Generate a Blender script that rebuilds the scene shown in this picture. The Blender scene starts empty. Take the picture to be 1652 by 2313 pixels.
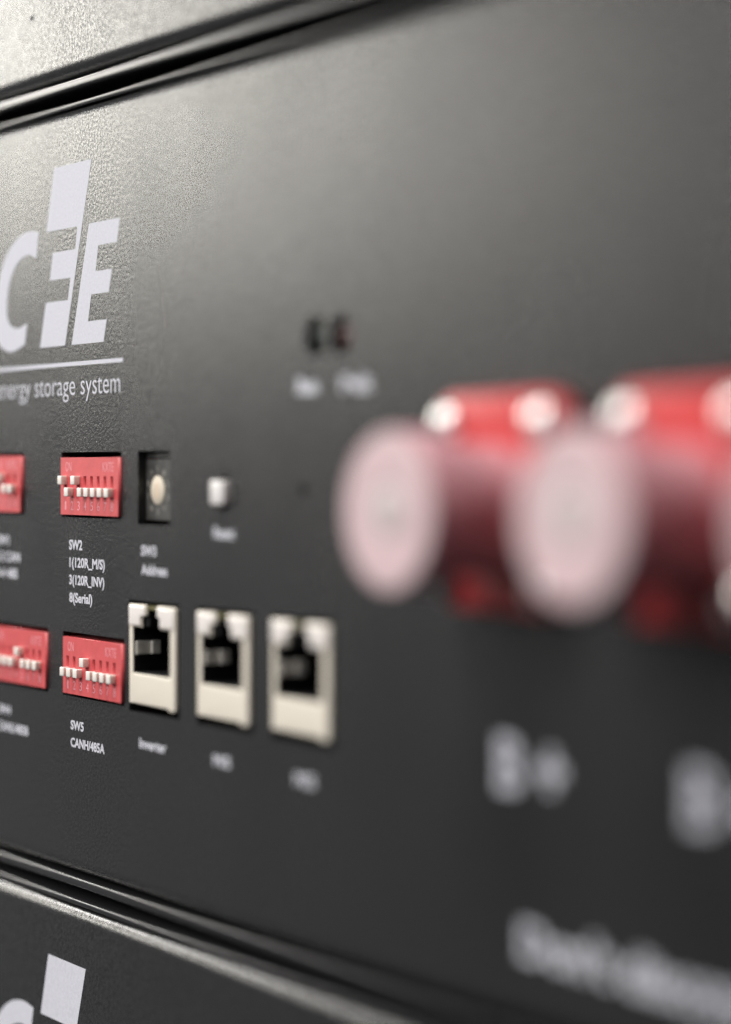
import bpy, bmesh, math, random
from mathutils import Vector, Matrix

MM = 0.001
S = bpy.context.scene
COL = S.collection
random.seed(4)

# ------------------------------------------------------------------ camera
TH = math.atan(3403.0 / 5266.0)                 # angle between the panel and the line of sight
c_, s_ = math.cos(TH), math.sin(TH)
DIST = 326.1 * MM
cam_d = bpy.data.cameras.new('camera')
cam = bpy.data.objects.new('camera', cam_d)
COL.objects.link(cam)
cam.location = (DIST * c_, -DIST * s_, 0)
w = Vector((-c_, s_, 0)); r = Vector((s_, c_, 0)); u = Vector((0, 0, 1))
cam.rotation_euler = Matrix((r, u, -w)).transposed().to_euler()
cam_d.sensor_fit = 'VERTICAL'
cam_d.sensor_height = 36
cam_d.sensor_width = 36
cam_d.lens = 5266.0 * 36 / 2313
cam_d.shift_y = -106.5 / 2313
cam_d.clip_start = 0.01
cam_d.clip_end = 100
cam_d.dof.use_dof = True
cam_d.dof.focus_distance = 0.400
cam_d.dof.aperture_fstop = 4.9
S.camera = cam

# ------------------------------------------------------------------ world and lamps
world = bpy.data.worlds.new('World')
S.world = world
world.use_nodes = True
wn = world.node_tree
bg = wn.nodes['Background']
tc = wn.nodes.new('ShaderNodeTexCoord')
sx = wn.nodes.new('ShaderNodeSeparateXYZ')
mr = wn.nodes.new('ShaderNodeMapRange')
mr.inputs['From Min'].default_value = -0.5
mr.inputs['From Max'].default_value = 1.0
cr = wn.nodes.new('ShaderNodeValToRGB')
cr.color_ramp.elements[0].color = (0.094, 0.097, 0.106, 1)
cr.color_ramp.elements[1].color = (0.34, 0.34, 0.345, 1)
wn.links.new(tc.outputs['Generated'], sx.inputs[0])
wn.links.new(sx.outputs['Z'], mr.inputs['Value'])
wn.links.new(mr.outputs[0], cr.inputs[0])
wn.links.new(cr.outputs[0], bg.inputs['Color'])
neg = wn.nodes.new('ShaderNodeMath'); neg.operation = 'MULTIPLY'; neg.inputs[1].default_value = -1; neg.use_clamp = True
pw = wn.nodes.new('ShaderNodeMath'); pw.operation = 'POWER'; pw.inputs[1].default_value = 4
ma = wn.nodes.new('ShaderNodeMath'); ma.operation = 'MULTIPLY_ADD'; ma.inputs[1].default_value = 1.9; ma.inputs[2].default_value = 0.06
wn.links.new(sx.outputs['X'], neg.inputs[0]); wn.links.new(neg.outputs[0], pw.inputs[0])
wn.links.new(pw.outputs[0], ma.inputs[0]); wn.links.new(ma.outputs[0], bg.inputs['Strength'])   # world glow raised towards the left to lighten the panel's reflections there
bg.inputs['Strength'].default_value = 0.6

def area(name, direction, dist, sx_, sy_, power, color):
    d = bpy.data.lights.new(name, 'AREA')
    d.shape = 'RECTANGLE'; d.size = sx_; d.size_y = sy_; d.energy = power; d.color = color
    o = bpy.data.objects.new(name, d); COL.objects.link(o)
    v = Vector(direction).normalized()
    o.location = v * dist
    o.rotation_euler = v.to_track_quat('Z', 'Y').to_euler()
    return o

def polar(az, el):          # azimuth from -x towards the viewer, elevation, in degrees
    a, e = math.radians(az), math.radians(el)
    return (-math.cos(a) * math.cos(e), -math.sin(a) * math.cos(e), math.sin(e))

area('left_sheen_light', polar(15.5, 11.2), 2.6, 1.40, 0.40, 13.5, (1.0, 0.97, 0.88))
area('left_sheen_light', polar(27.5, 11.0), 2.6, 0.46, 0.40, 3.3, (1.0, 0.97, 0.90))  # second lamp, added to lift the sheen towards the panel's middle
area('far_ceiling_lamp', (-0.91, -0.05, 0.41), 2.2, 0.45, 0.75, 20, (1.0, 0.97, 0.92))
area('ceiling_lamp', (-0.14, -0.85, 0.50), 1.3, 1.2, 0.8, 17, (1.0, 0.97, 0.98))
area('lamp_row', (0.1, -0.35, 1.0), 1.5, 0.26, 0.26, 9.5, (1.0, 0.96, 0.90))
area('lamp_row', (-0.10, -0.42, 1.0), 1.5, 0.26, 0.26, 9.5, (1.0, 0.96, 0.90))

S.view_settings.view_transform = 'Standard'
S.view_settings.look = 'None'
S.view_settings.exposure = 0
S.view_settings.gamma = 1
S.view_settings.use_curve_mapping = False
S.render.engine = 'CYCLES'
S.cycles.use_denoising = True
S.cycles.denoising_input_passes = 'RGB_ALBEDO'
S.cycles.denoising_prefilter = 'NONE'
S.cycles.sample_clamp_indirect = 4
S.cycles.use_adaptive_sampling = False
world.cycles.sampling_method = 'NONE'
S.cycles.max_bounces = 8

# ------------------------------------------------------------------ materials
def mat(name, color, rough=0.5, spec=0.5, metal=0.0, noise=None, bump=None, coat=0.0, sss=0.0):
    m = bpy.data.materials.new(name); m.use_nodes = True
    nt = m.node_tree; p = nt.nodes['Principled BSDF']
    p.inputs['Base Color'].default_value = (*color, 1)
    p.inputs['Roughness'].default_value = rough
    p.inputs['Specular IOR Level'].default_value = spec
    p.inputs['Metallic'].default_value = metal
    p.inputs['Coat Weight'].default_value = coat
    if sss:
        p.inputs['Subsurface Weight'].default_value = sss
        p.inputs['Subsurface Radius'].default_value = (1, .5, .4)
        p.inputs['Subsurface Scale'].default_value = 0.001
    geo = nt.nodes.new('ShaderNodeNewGeometry')
    if noise:                                   # (scale, low, high) multiplies the colour
        n = nt.nodes.new('ShaderNodeTexNoise'); n.inputs['Scale'].default_value = noise[0]
        n.inputs['Detail'].default_value = 4
        q = nt.nodes.new('ShaderNodeMapRange')
        q.inputs['From Min'].default_value = .3; q.inputs['From Max'].default_value = .7
        q.inputs['To Min'].default_value = noise[1]; q.inputs['To Max'].default_value = noise[2]
        x = nt.nodes.new('ShaderNodeMix'); x.data_type = 'RGBA'; x.blend_type = 'MULTIPLY'
        x.inputs[0].default_value = 1; x.inputs[6].default_value = (*color, 1)
        nt.links.new(geo.outputs['Position'], n.inputs['Vector'])
        nt.links.new(n.outputs['Fac'], q.inputs['Value'])
        nt.links.new(q.outputs[0], x.inputs[7])
        nt.links.new(x.outputs[2], p.inputs['Base Color'])
    if bump:                                    # (scale, strength, distance in mm)
        n = nt.nodes.new('ShaderNodeTexNoise'); n.inputs['Scale'].default_value = bump[0]
        n.inputs['Detail'].default_value = 3; n.inputs['Roughness'].default_value = .6
        b = nt.nodes.new('ShaderNodeBump'); b.inputs['Strength'].default_value = bump[1]
        b.inputs['Distance'].default_value = bump[2] * MM
        nt.links.new(geo.outputs['Position'], n.inputs['Vector'])
        nt.links.new(n.outputs['Fac'], b.inputs['Height'])
        nt.links.new(b.outputs['Normal'], p.inputs['Normal'])
    return m

def powder_coat():
    m = mat('black_powder_coat', (0.021, 0.021, 0.0213), 0.33, 0.5)
    nt = m.node_tree; p = nt.nodes['Principled BSDF']
    geo = nt.nodes.new('ShaderNodeNewGeometry')
    fine = nt.nodes.new('ShaderNodeTexNoise'); fine.inputs['Scale'].default_value = 3400
    fine.inputs['Detail'].default_value = 3; fine.inputs['Roughness'].default_value = .6
    peel = nt.nodes.new('ShaderNodeTexNoise'); peel.inputs['Scale'].default_value = 1500
    peel.inputs['Detail'].default_value = 2
    add = nt.nodes.new('ShaderNodeMath'); add.operation = 'ADD'
    b = nt.nodes.new('ShaderNodeBump'); b.inputs['Strength'].default_value = 1.0
    b.inputs['Distance'].default_value = 0.045 * MM
    big = nt.nodes.new('ShaderNodeTexNoise'); big.inputs['Scale'].default_value = 34
    big.inputs['Detail'].default_value = 3
    q = nt.nodes.new('ShaderNodeMapRange')
    q.inputs['From Min'].default_value = .3; q.inputs['From Max'].default_value = .7
    q.inputs['To Min'].default_value = 0.215; q.inputs['To Max'].default_value = 0.285
    stretch = nt.nodes.new('ShaderNodeMapping'); stretch.inputs['Scale'].default_value = (1.2, 1, .8)
    nt.links.new(geo.outputs['Position'], stretch.inputs['Vector'])
    nt.links.new(stretch.outputs[0], big.inputs['Vector'])
    for n in (fine, peel):
        nt.links.new(geo.outputs['Position'], n.inputs['Vector'])
    nt.links.new(fine.outputs['Fac'], add.inputs[0]); nt.links.new(peel.outputs['Fac'], add.inputs[1])
    # pits and peaks of the coating differ in how strongly they mirror
    grain = nt.nodes.new('ShaderNodeTexNoise'); grain.inputs['Scale'].default_value = 2200
    grain.inputs['Detail'].default_value = 1.5; grain.inputs['Roughness'].default_value = .6
    nt.links.new(geo.outputs['Position'], grain.inputs['Vector'])
    gl = nt.nodes.new('ShaderNodeMapRange')
    gl.inputs['From Min'].default_value = .40; gl.inputs['From Max'].default_value = .62
    gl.inputs['To Min'].default_value = 0.17; gl.inputs['To Max'].default_value = 0.83
    nt.links.new(grain.outputs['Fac'], gl.inputs['Value']); nt.links.new(gl.outputs[0], p.inputs['Specular IOR Level'])
    nt.links.new(add.outputs[0], b.inputs['Height']); nt.links.new(b.outputs['Normal'], p.inputs['Normal'])
    nt.links.new(big.outputs['Fac'], q.inputs['Value']); nt.links.new(q.outputs[0], p.inputs['Roughness'])
    return m

M = {
    'coat': powder_coat(),
    'steel': mat('dark_coated_sheet', (0.017, 0.017, 0.018), 0.30, 0.5, bump=(1500, .35, .03)),
    'inside': mat('chassis_inside', (0.006, 0.006, 0.006), 0.8, 0.2),
    'print': mat('white_print', (0.60, 0.61, 0.66), 0.7, 0.15, noise=(2200, .92, 1.05), bump=(2600, .5, .04)),
    'red': mat('red_plastic', (0.62, 0.085, 0.09), 0.42, 0.5, noise=(700, .93, 1.05), bump=(1200, .12, .03)),
    'pinkprint': mat('pale_red_print', (0.80, 0.36, 0.40), 0.5, 0.4),
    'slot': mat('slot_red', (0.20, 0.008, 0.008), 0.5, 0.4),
    'nub': mat('white_nub', (0.80, 0.76, 0.70), 0.4, 0.5, sss=.2),
    'cream': mat('cream_plastic', (0.76, 0.71, 0.60), 0.42, 0.5, bump=(900, .1, .03)),
    'black': mat('shade_black_plastic', (0.008, 0.008, 0.009), 0.5, 0.4),
    'charcoal': mat('charcoal_plastic', (0.06, 0.059, 0.055), 0.45, 0.5, noise=(500, .7, 1.3)),
    'contact': mat('tinned_contact', (0.85, 0.82, 0.74), 0.35, 0.5, noise=(400, .85, 1.1)),
    'shield': mat('olive_shield', (0.14, 0.13, 0.055), 0.4, 0.5),
    'window': mat('milky_light_window', (0.83, 0.79, 0.74), 0.22, 0.6),
    'dial': mat('cream_dial', (0.70, 0.63, 0.50), 0.45, 0.4),
    'arrow': mat('orange_arrow', (0.74, 0.56, 0.40), 0.5, 0.4),
    'button': mat('white_button', (0.74, 0.72, 0.70), 0.4, 0.5),
    'green': mat('green_lens', (0.008, 0.018, 0.012), 0.3, 0.5),
    'redlens': mat('red_lens', (0.05, 0.010, 0.010), 0.2, 0.5),
    'barrel': mat('dusty_rose_plastic', (0.62, 0.32, 0.36), 0.36, 0.5),
    'socket': mat('glossy_red_plastic', (0.55, 0.045, 0.047), 0.34, 0.5),
    'face': mat('pale_pink_plastic', (0.64, 0.475, 0.49), 0.45, 0.5, noise=(180, .93, 1.04)),
    'insert': mat('pale_grey_insert', (0.56, 0.50, 0.49), 0.4, 0.5),
    'screw': mat('polished_screw', (0.86, 0.85, 0.82), 0.30, 0.5, metal=1.0),
    'chip': mat('dark_speck', (0.03, 0.03, 0.03), 0.6, 0.3),
}

# ------------------------------------------------------------------ helpers (millimetres in, metres out)
def link(o, parent=None):
    COL.objects.link(o)
    if parent is not None:
        o.parent = parent
    return o

def thing(name, label, category, group=None, loc=(0, 0, 0)):
    o = bpy.data.objects.new(name, None); COL.objects.link(o)
    o.empty_display_size = 0.01
    o.location = Vector(loc) * MM
    o['label'] = label; o['category'] = category
    if group: o['group'] = group
    return o

def obj(name, bm, m, parent, loc=(0, 0, 0), label=None, smooth=False):
    me = bpy.data.meshes.new(name)
    bmesh.ops.recalc_face_normals(bm, faces=bm.faces)
    bm.to_mesh(me); bm.free()
    for v in me.vertices: v.co *= MM
    if smooth:
        for p in me.polygons: p.use_smooth = True
        me.set_sharp_from_angle(angle=math.radians(35))
    ms = m if isinstance(m, (list, tuple)) else [m]
    for k in ms: me.materials.append(k)
    o = bpy.data.objects.new(name, me)
    o.location = Vector(loc) * MM
    link(o, parent)
    if label: o['label'] = label
    return o

def box(bm, x0, x1, y0, y1, z0, z1, bev=0.0, seg=2, mi=0):
    ret = bmesh.ops.create_cube(bm, size=1)
    vs = ret['verts']
    for v in vs:
        v.co = Vector(((x0 + x1) / 2 + v.co.x * (x1 - x0), (y0 + y1) / 2 + v.co.y * (y1 - y0), (z0 + z1) / 2 + v.co.z * (z1 - z0)))
    fs = {f for v in vs for f in v.link_faces}
    for f in fs: f.material_index = mi
    if bev:
        es = list({e for v in vs for e in v.link_edges})
        bmesh.ops.bevel(bm, geom=es, offset=bev, segments=seg, affect='EDGES', profile=.5)
    return bm

def lathe(bm, prof, cx=0, cz=0, n=48, mi=0):
    """prof: (radius, y) pairs, turned round the axis through (cx, cz) that points out of the panel."""
    rings = []
    for rad, y in prof:
        if rad < 1e-6:
            rings.append([bm.verts.new((cx, y, cz))])
        else:
            rings.append([bm.verts.new((cx + rad * math.cos(2 * math.pi * k / n), y, cz + rad * math.sin(2 * math.pi * k / n))) for k in range(n)])
    for a, b in zip(rings, rings[1:]):
        for k in range(n):
            q = [a[k % len(a)], a[(k + 1) % len(a)], b[(k + 1) % len(b)], b[k % len(b)]]
            q = list(dict.fromkeys(q))
            if len(q) > 2:
                f = bm.faces.new(q); f.material_index = mi
    return bm

def rect(x0, x1, z0, z1, rad=0.0, n=6):
    if rad <= 0:
        return [(x0, z0), (x1, z0), (x1, z1), (x0, z1)]
    pts = []
    for cx, cz, a0 in ((x1 - rad, z0 + rad, -90), (x1 - rad, z1 - rad, 0), (x0 + rad, z1 - rad, 90), (x0 + rad, z0 + rad, 180)):
        for k in range(n + 1):
            a = math.radians(a0 + 90 * k / n)
            pts.append((cx + rad * math.cos(a), cz + rad * math.sin(a)))
    return pts

def circle(cx, cz, rad, n=40):
    return [(cx + rad * math.cos(2 * math.pi * k / n), cz + rad * math.sin(2 * math.pi * k / n)) for k in range(n)]

def plate(loops, y0, y1, bevel=0.0, res=2):
    """A flat plate with holes: first loop outside, the rest holes; from y0 (front) to y1 (back). Returns a bmesh."""
    cu = bpy.data.curves.new('plate', 'CURVE')
    cu.dimensions = '2D'; cu.fill_mode = 'BOTH'
    for lp in loops:
        sp = cu.splines.new('POLY'); sp.points.add(len(lp) - 1); sp.use_cyclic_u = True
        for p, (x, z) in zip(sp.points, lp): p.co = (x, z, 0, 1)
    cu.extrude = (y1 - y0) / 2 - bevel
    cu.bevel_depth = bevel; cu.bevel_resolution = res; cu.offset = -bevel
    t = bpy.data.objects.new('plate', cu); COL.objects.link(t)
    bpy.context.view_layer.update()
    me = bpy.data.meshes.new_from_object(t.evaluated_get(bpy.context.evaluated_depsgraph_get()))
    bpy.data.objects.remove(t); bpy.data.curves.remove(cu)
    bm = bmesh.new(); bm.from_mesh(me); bpy.data.meshes.remove(me)
    for v in bm.verts: v.co = Vector((v.co.x, (y0 + y1) / 2 - v.co.z, v.co.y))
    bmesh.ops.remove_doubles(bm, verts=bm.verts, dist=1e-4)
    return bm

def text_bm(body, x0, x1, base, cap, y=0.0, thick=0.03, weight=0.0, space=1.0):
    """Lettering from x0 to x1 on a baseline, with the given capital height, standing `thick` proud of y."""
    def raw(s):
        cu = bpy.data.curves.new('lettering', 'FONT'); cu.body = s; cu.size = 1; cu.fill_mode = 'BOTH'
        cu.extrude = 0.5; cu.offset = weight; cu.resolution_u = 4; cu.space_character = space
        t = bpy.data.objects.new('lettering', cu); COL.objects.link(t)
        bpy.context.view_layer.update()
        me = bpy.data.meshes.new_from_object(t.evaluated_get(bpy.context.evaluated_depsgraph_get()))
        bpy.data.objects.remove(t); bpy.data.curves.remove(cu)
        return me
    h = raw('H'); ch = max(v.co.y for v in h.vertices); bpy.data.meshes.remove(h)
    me = raw(body)
    xs = [v.co.x for v in me.vertices]; a, b = min(xs), max(xs)
    bm = bmesh.new(); bm.from_mesh(me); bpy.data.meshes.remove(me)
    for v in bm.verts:
        fx = x0 + (v.co.x - a) / (b - a) * (x1 - x0)
        fz = base + v.co.y / ch * cap
        v.co = Vector((fx, (y - thick) if v.co.z > 0 else (y + 0.03), fz))
    return bm

def join(*bms):
    out = bmesh.new()
    for b in bms:
        me = bpy.data.meshes.new('part'); b.to_mesh(me); b.free()
        out.from_mesh(me); bpy.data.meshes.remove(me)
    return out

def smooth_loop(pts, n=6):
    out = []
    m = len(pts)
    for i in range(m):
        p0, p1, p2, p3 = (Vector((*pts[(i + k) % m][:2],)) for k in (-1, 0, 1, 2))
        sharp1, sharp2 = len(pts[i]) > 2, len(pts[(i + 1) % m]) > 2
        if sharp1: p0 = p1 - (p2 - p1)
        if sharp2: p3 = p2 + (p2 - p1)
        if sharp1 and sharp2:
            out.append(tuple(p1)); continue
        for k in range(n):
            t = k / n
            q = 0.5 * ((2 * p1) + (-p0 + p2) * t + (2 * p0 - 5 * p1 + 4 * p2 - p3) * t * t + (-p0 + 3 * p1 - 3 * p2 + p3) * t ** 3)
            out.append((q.x, q.y))
    return out

# ------------------------------------------------------------------ the rack modules
XL, XR = -300.0, 170.0
ZB, ZT = -68.4, 59.9            # the flat of a front panel
PITCH = 138.4
RB, RT = 2.55, 2.2              # radii of the bent bottom and top edges

def bend(bm, z, rad, up):
    """The rolled edge of a sheet panel and the short return behind it."""
    sgn = 1 if up else -1
    prof = [(rad - rad * math.cos(a), z + sgn * rad * math.sin(a)) for a in (math.pi / 2 * k / 14 for k in range(15))]
    prof.append((14.0, z + sgn * rad))
    cols = []
    for (y, zz) in prof:
        cols.append((bm.verts.new((XL, y, zz)), bm.verts.new((XR, y, zz))))
    for a, b in zip(cols, cols[1:]):
        bm.faces.new((a[0], a[1], b[1], b[0]))

def front_panel(parent, holes, dx):
    bm = plate([rect(XL, XR, ZB, ZT)] + holes, 0.0, 1.5)
    # open the plate's own top and bottom rim where the sheet rolls over
    rim = [f for f in bm.faces if abs(f.normal.z) > .9 and all(abs(v.co.z - ZB) < 1e-3 or abs(v.co.z - ZT) < 1e-3 for v in f.verts)]
    bmesh.ops.delete(bm, geom=rim, context='FACES_ONLY')
    b2 = bmesh.new()
    bend(b2, ZT, RT, True); bend(b2, ZB, RB, False)
    return obj('front_panel', join(bm, b2), M['coat'], parent, (dx, 0, 0), smooth=True)

F_LETTER = [(-101.1, 52.3), (-86.3, 52.3), (-96.65, 20.84), (-106.95, 20.84), (-104.5, 28.75), (-95.5, 28.75), (-94.5, 32.57),
            (-102.85, 32.57), (-101.6, 37.4), (-92.6, 37.4), (-91.75, 41.25), (-104.3, 41.25)]
E_LETTER = [(-87.2, 41.33), (-75.55, 41.33), (-76.65, 37.35), (-83.6, 37.35), (-84.75, 33.0), (-78.5, 33.0), (-79.65, 29.15),
            (-86.3, 29.15), (-87.65, 24.6), (-80.5, 24.6), (-81.65, 20.84), (-94.05, 20.84)]
C_LETTER = smooth_loop([(-107.45, 41.6, 1), (-112.0, 42.0), (-116.9, 41.0), (-121.3, 38.5), (-124.5, 34.9), (-126.7, 30.3), (-127.0, 25.8),
                        (-124.6, 22.1), (-119.3, 20.6), (-113.4, 21.7, 1), (-112.4, 25.6, 1), (-115.6, 24.85), (-118.6, 25.1), (-120.8, 26.7), (-121.1, 29.7),
                        (-119.8, 33.5), (-116.7, 36.5), (-112.3, 37.8), (-108.4, 36.95, 1)])

def lettering(parent, dx, tagline=True):
    bm = join(plate([F_LETTER], -0.03, 0.03), plate([E_LETTER], -0.03, 0.03), plate([C_LETTER], -0.03, 0.03))
    lo = obj('brand_lettering', bm, M['print'], parent, (dx, 0, 0), label='large white slanted logo letters printed on the panel')
    obj('underline', plate([rect(-190, -74.5, 17.18, 17.88)], -0.03, 0.03), M['print'], lo)
    tg = [text_bm(t_, a_, b_, 12.12, 3.55, weight=-0.006) for t_, a_, b_ in (('energy', -125.9, -111.0), ('storage', -109.1, -92.7), ('system', -90.5, -75.5))]
    obj('tagline', join(*tg), M['print'], lo, label='thin white words energy storage system')
    return lo

def module(label, dz, dy, holes):
    dx = 0
    t = thing('battery_module', label, 'battery module', 'battery modules stacked in the rack', (0, dy, dz))
    front_panel(t, holes, dx)
    bm = bmesh.new(); box(bm, XL, XR, 0.75, 300, ZT + RT + 0.2, ZT + RT + 1.15, .25, 3)
    zt = ZT + RT + 1.15
    for v in bm.verts:                       # its lip leans back a little towards the bottom
        if v.co.y < 5: v.co.y += (zt - v.co.z) * math.tan(math.radians(4.0))
    obj('top_cover', bm, M['steel'], t, (dx, 0, 0), smooth=True)
    bm = bmesh.new(); box(bm, XL, XR, 0.05, 300, ZB - RB - 2.1, ZB - RB - 0.6, .28, 3)
    obj('bottom_cover', bm, M['steel'], t, (dx, 0, 0), smooth=True)
    bm = bmesh.new(); box(bm, XL + 4, XR - 4, 13, 298, ZB - RB + .6, ZT + RT - .6)
    obj('chassis', bm, M['inside'], t, (dx, 0, 0))
    return t

RJ = (-63.8, -40.45, -17.4)
SOCK = (34.9, 71.4, 107.9)
SOCK_Z = -5.1
holes = [rect(-98.1, -75.15, -9.1, 2.2), rect(-97.5, -73.95, -40.2, -29.05), rect(-126.8, -103.65, -40.2, -28.9), rect(-127.6, -113.85, -9.0, 2.25),
         rect(-69.1, -57.9, -9.8, 2.3), circle(-40.4, -4.4, 2.9), circle(-16.7, -3.8, 0.9, 20), circle(-13.3, 18.5, 2.85), circle(-6.5, 18.4, 2.85)]
holes += [rect(x - 8.4, x + 9.15, -40.75, -22.35) for x in RJ]
mid = module('black battery module with red switches, network ports and red sockets, between the other two', 0, 0, holes)
top = module('black battery module above the one with the switches, only its glossy lower edge showing', PITCH - 0.5, -1.5, [])
low = module('black battery module below the one with the switches, top of its white logo showing', -PITCH, -1.1, [])
lettering(mid, 0)
lettering(low, 0)
bm = bmesh.new(); lathe(bm, [(0, -.03), (.35, -.03), (.5, .02)], -107.7, 80.1 - PITCH, 12)
for v in bm.verts:
    if v.co.x > -107.6: v.co.x += .9
obj('paint_chip', bm, M['chip'], top)

# ------------------------------------------------------------------ switches
def dip_switch(x0, x1, z0, z1, slots, up, numerals, words, label):
    """Red slide switch: slot centres, set of raised positions."""
    sh = -3.68 - (-1.98) + 0.0
    zt = z1 - 3.22
    loops = [rect(x0, x1, z0, z1)] + [rect(s - .55, s + .55, zt - 3.55, zt) for s in slots]
    face = plate(loops, -0.5, 0.9)
    bx = bmesh.new(); box(bx, x0 + .05, x1 - .05, .9, 7, z0 + .05, z1 - .05)
    body = obj('dip_switch', join(face, bx), M['red'], mid, label=label, smooth=False)
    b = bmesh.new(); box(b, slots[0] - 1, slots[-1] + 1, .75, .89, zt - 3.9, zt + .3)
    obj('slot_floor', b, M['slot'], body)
    for k, s in enumerate(slots):
        on = (k + 1) in up
        zc = zt - .72 if on else zt - 2.77
        b = bmesh.new(); box(b, s - .77, s + .77, -1.7, 0.5, zc - .77, zc + .77, .14, 3)
        # the slider is wider than its slot only outside the face: pinch its stem
        for v in b.verts:
            if v.co.y > -.35: v.co.x = s + (v.co.x - s) * .62; v.co.z = zc + (v.co.z - zc) * .9
        obj('slider', b, M['nub'], body, smooth=True, label='white slider pushed up to on' if on else None)
    tx = []
    for k, s in enumerate(slots):
        wdt = .45 if k == 0 else .95
        tx.append(text_bm(str(k + 1), s + .1 - wdt / 2, s + .1 + wdt / 2, z0 + .82, 1.5, y=-.5, thick=.015, weight=-.008))
    if words:
        tx.append(text_bm('ON', x0 + 1.95, x0 + 4.25, z1 - 2.42, 1.6, y=-.5, thick=.015, weight=-.012))
        tx.append(text_bm('KXTE', x1 - 5.75, x1 - 1.75, z1 - 2.42, 1.55, y=-.5, thick=.015, weight=-.012))
    obj('switch_marking', join(*tx), M['pinkprint'], body)
    return body

P = 2.555
dip_switch(-97.4, -75.3, -8.65, 1.28, [-77.65 - P * (7 - k) for k in range(8)], {1, 3}, 8, True, 'red eight way switch above the words SW2')
dip_switch(-96.5, -74.25, -39.7, -29.9, [-76.75 - P * (7 - k) for k in range(8)], {4}, 8, True, 'red eight way switch above the words SW5')
dip_switch(-125.9, -103.75, -39.6, -29.75, [-106.1 - P * (7 - k) for k in range(8)], {5}, 8, True, 'red eight way switch above the words SW4')
dip_switch(-126.9, -114.4, -8.6, 1.62, [-116.7 - 2.6 * (3 - k) for k in range(4)], {1, 2}, 4, True, 'red four way switch above the words SW1')

# rotary address switch
b = bmesh.new(); box(b, -70.0, -59.9, 1.55, 8, -9.15, .95, .2, 2)
box(b, -71.5, -56, 1.62, 8, 1.2, 2.9)
rot = obj('rotary_switch', b, M['charcoal'], mid, label='recessed charcoal rotary switch above the word Address')
b = bmesh.new(); lathe(b, [(0, 1.35), (2.15, 1.35), (2.38, 1.5), (2.38, 1.9)], -65.0, -4.15, 40)
dial = obj('dial', b, M['dial'], rot, smooth=True)
obj('arrow', plate([[(-65.35, -5.5), (-64.65, -5.5), (-64.65, -3.2), (-65.0, -2.8), (-65.35, -3.2)]], 1.32, 1.45), M['arrow'], rot)
tx = []
for k in range(10):
    a = math.radians(90 - 36 * k)
    cx, cz = -65.0 + 3.55 * math.cos(a), -4.15 + 3.55 * math.sin(a)
    tx.append(text_bm(str(k), cx - .35, cx + .35, cz - .45, .9, y=1.55, thick=.015))
obj('dial_marking', join(*tx), mat('grey_print', (.30, .29, .26), .5, .4), rot)

# reset button
b = bmesh.new(); box(b, -43.0, -38.9, -1.0, 4, -6.2, -2.4, .3, 3)
obj('reset_button', b, M['button'], mid, smooth=True, label='small white push button above the word Reset')

# status lights, sunk in their holes
for x, z, m, nm in ((-13.15, 18.5, 'green', 'dark green status light above the word Run'), (-6.3, 18.4, 'redlens', 'dark red status light above the word Fault')):
    b = bmesh.new()
    lathe(b, [(0, .5), (.9, .58), (1.7, .95), (2.35, 1.8), (2.4, 5)], x, z, 28)
    obj('status_light', b, M[m], mid, smooth=True, label=nm)

# network ports
def network_port(x, label):
    L, R_, T, B = x - 8.25, x + 7.85, -22.95, -39.8
    out = [(L, B + .35), (L + 1.2, B + .35), (L + 1.35, B + .4), (R_ - 2.6, B + .4), (R_ - 2.2, B), (R_ - .4, B), (R_, B + .4), (R_, T - .4), (R_ - .4, T), (x + 1.65, T), (x + 1.65, -24.65), (x + 2.6, -24.75), (x + 2.6, -26.72),
           (x + 6.0, -26.72), (x + 6.0, -34.35), (x - 6.95, -34.35), (x - 6.95, -26.72), (x - 3.8, -26.72), (x - 3.8, -24.75), (x - 2.15, -24.65),
           (x - 2.15, T), (L, T)]
    face = plate([out], -0.15, .5, .3, 3)
    bx = bmesh.new()
    box(bx, L + .15, x - 7.1, .51, 13, B + .9, T - .15)
    box(bx, x + 6.2, R_ - .15, .51, 13, B + .9, T - .15)
    box(bx, x - 7.1, x + 6.2, .51, 13, B + .9, -34.55)
    port = obj('network_port', join(face, bx), M['cream'], mid, label=label, smooth=True)
    ln = bmesh.new()
    box(ln, x - 6.93, x - 6.84, 0.05, 11.5, -34.3, -26.75)
    box(ln, x + 5.9, x + 5.98, 0.05, 11.5, -34.3, -26.75)
    box(ln, x - 6.83, x + 5.89, .25, 11.5, -34.32, -34.2)
    box(ln, x - 6.9, x - 2.3, .6, 11.5, -26.5, -23.6)
    box(ln, x + 1.8, x + 6.0, .6, 11.5, -26.5, -23.6)
    box(ln, x - 2.25, x + 1.75, .75, 11.5, -23.9, -23.5)
    box(ln, x - 6.7, x + 5.7, 11.6, 12.5, -34.5, -23.7)
    obj('port_shade_lining', ln, M['black'], port)  # black lining also stands in for the shade deep inside the port
    ct = bmesh.new()
    box(ct, x - 6.85, x - 6.5, .35, 2.9, -31.35, -29.15, .1)
    box(ct, x - 6.85, x - 6.0, 3.0, 4.7, -31.35, -29.15, .15)
    obj('port_contact', ct, M['contact'], port)
    for poly in ([(L + .25, -26.45), (x - 4.0, -26.45), (x - 4.0, -24.9), (x - 2.4, -24.8), (x - 2.4, T - .25), (L + .25, T - .25)],
                 [(x + 2.8, -26.45), (R_ - .25, -26.45), (R_ - .25, T - .25), (x + 1.9, T - .25), (x + 1.9, -24.8), (x + 2.8, -24.9)]):
        obj('indicator_window', plate([poly], -.30, 0, .22, 3), M['window'], port, smooth=True)
    sh = bmesh.new(); box(sh, x - 2.14, x + 1.64, .2, .7, -23.65, -23.05)
    obj('port_shield', sh, M['shield'], port)
    return port

for x, lb in zip(RJ, ('cream network port nearest the red switches, above the word Inverter', 'cream network port between the other two ports', 'cream network port nearest the red sockets')):
    network_port(x, lb)

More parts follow.
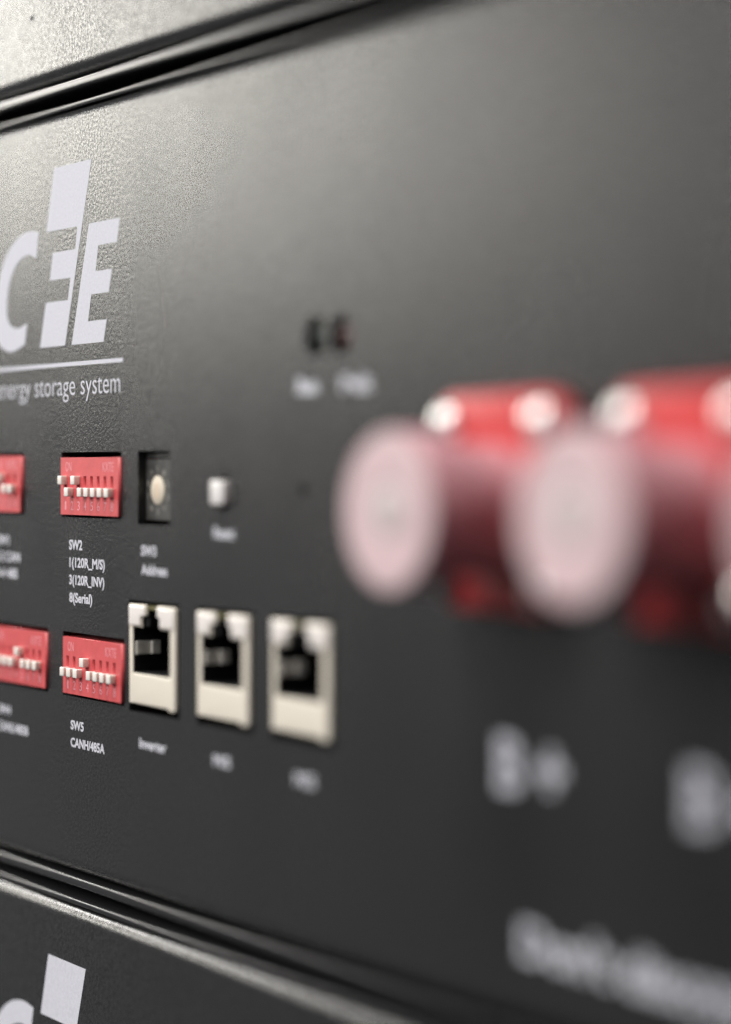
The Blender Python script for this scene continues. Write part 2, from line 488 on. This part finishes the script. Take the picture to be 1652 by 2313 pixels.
# power sockets
def power_socket(x, label):
    z = SOCK_Z
    fl = plate([rect(x - 13.6, x + 13.6, z - 13.6, z + 14.1, 4)], -3.0, 0.02, .6, 3)
    s = obj('power_socket', fl, M['socket'], mid, label=label, smooth=True)
    zd = z - .6
    b = bmesh.new()
    lathe(b, [(8.3, -2.9), (8.3, -12.6), (10.0, -13.0), (10.0, -18.6), (9.9, -19.1)], x, zd, 64)
    obj('barrel', b, M['barrel'], s, smooth=True)
    b = bmesh.new()
    lathe(b, [(9.9, -19.1), (9.6, -19.5), (4.2, -19.5), (3.9, -19.2), (3.3, -19.1)], x, zd, 64)
    obj('socket_face', b, M['face'], s, smooth=True)
    b = bmesh.new()
    lathe(b, [(3.35, -19.0), (3.2, -19.4), (2.6, -19.6), (0, -19.62)], x, zd, 40)
    obj('socket_insert', b, M['insert'], s, smooth=True)
    for ex in (-1, 1):
        for ez in (-1, 1):
            b = bmesh.new()
            lathe(b, [(2.5, -2.9), (2.5, -3.6), (2.2, -4.3), (1.5, -4.75), (.8, -4.9), (0, -4.92)], x + ex * 10, z + ez * 10.4, 32)
            obj('screw', b, M['screw'], s, smooth=True)
    return s

for x, lb in zip(SOCK, ('red square flanged socket nearest the network ports', 'red square flanged socket between the other two sockets', 'red socket cut off at the right edge')):
    power_socket(x, lb)

# ------------------------------------------------------------------ printed words
def words(txt, x0, x1, base, cap, weight=0.03):
    return text_bm(txt, x0, x1, base, cap, weight=weight)

def printed(label, *bms):
    obj('printed_label', join(*bms), M['print'], mid, label=label)

printed('white words SW2, 1(120R_M/S), 3(120R_INV), 8(Serial)',
        words('SW2', -95.05, -89.85, -14.68, 1.68), words('1(120R_M/S)', -94.9, -81.2, -17.7, 1.62),
        words('3(120R_INV)', -95.0, -81.4, -20.72, 1.62), words('8(Serial)', -94.95, -86.0, -23.8, 1.62))
printed('white words SW5, CANH/485A', words('SW5', -94.4, -89.3, -45.9, 1.55), words('CANH/485A', -94.4, -81.3, -48.9, 1.55))
printed('white words SW1, 1-2 CAN, 3-4 485', words('SW1', -125.5, -120.3, -14.6, 1.68), words('1-2 CAN', -126.0, -115.5, -17.62, 1.68),
        words('3-4 485', -126.0, -116.6, -20.65, 1.68))
printed('white words SW4, CANL/485B', words('SW4', -124.8, -119.65, -45.72, 1.6), words('CANL/485B', -125.0, -112.0, -48.82, 1.6))
printed('white words SW3, Address', words('SW3', -67.9, -62.6, -14.85, 1.65), words('Address', -67.8, -58.9, -17.95, 1.65))
printed('white word Reset', words('Reset', -43.5, -37.0, -11.35, 1.75, .03))
printed('white word Run', words('Run', -18.4, -12.7, 10.5, 2.2, .06))
printed('white word Fault', words('Fault', -6.3, 1.3, 10.5, 2.2, .06))
printed('white word Inverter', words('Inverter', -68.5, -59.2, -46.5, 1.6))
printed('white letters M/S under the middle network port', words('M/S', -43.5, -38.3, -46.7, 1.75, .03))
printed('white letters M/S under the network port nearest the sockets', words('M/S', -19.0, -13.5, -46.9, 1.85, .03))
printed('large white B+ under the socket nearest the ports', words('B', 31.2, 36.6, -41.6, 7.0, .03), words('+', 40.0, 45.0, -41.6, 7.0, .045))
printed('large white B+ under the middle socket', words('B', 68.3, 73.7, -41.6, 7.0, .03), words('+', 77.1, 82.1, -41.6, 7.0, .045))
printed("large white words Don't disconnect", words("Don't disconnect", 36.2, 92.0, -62.4, 4.6, .035))
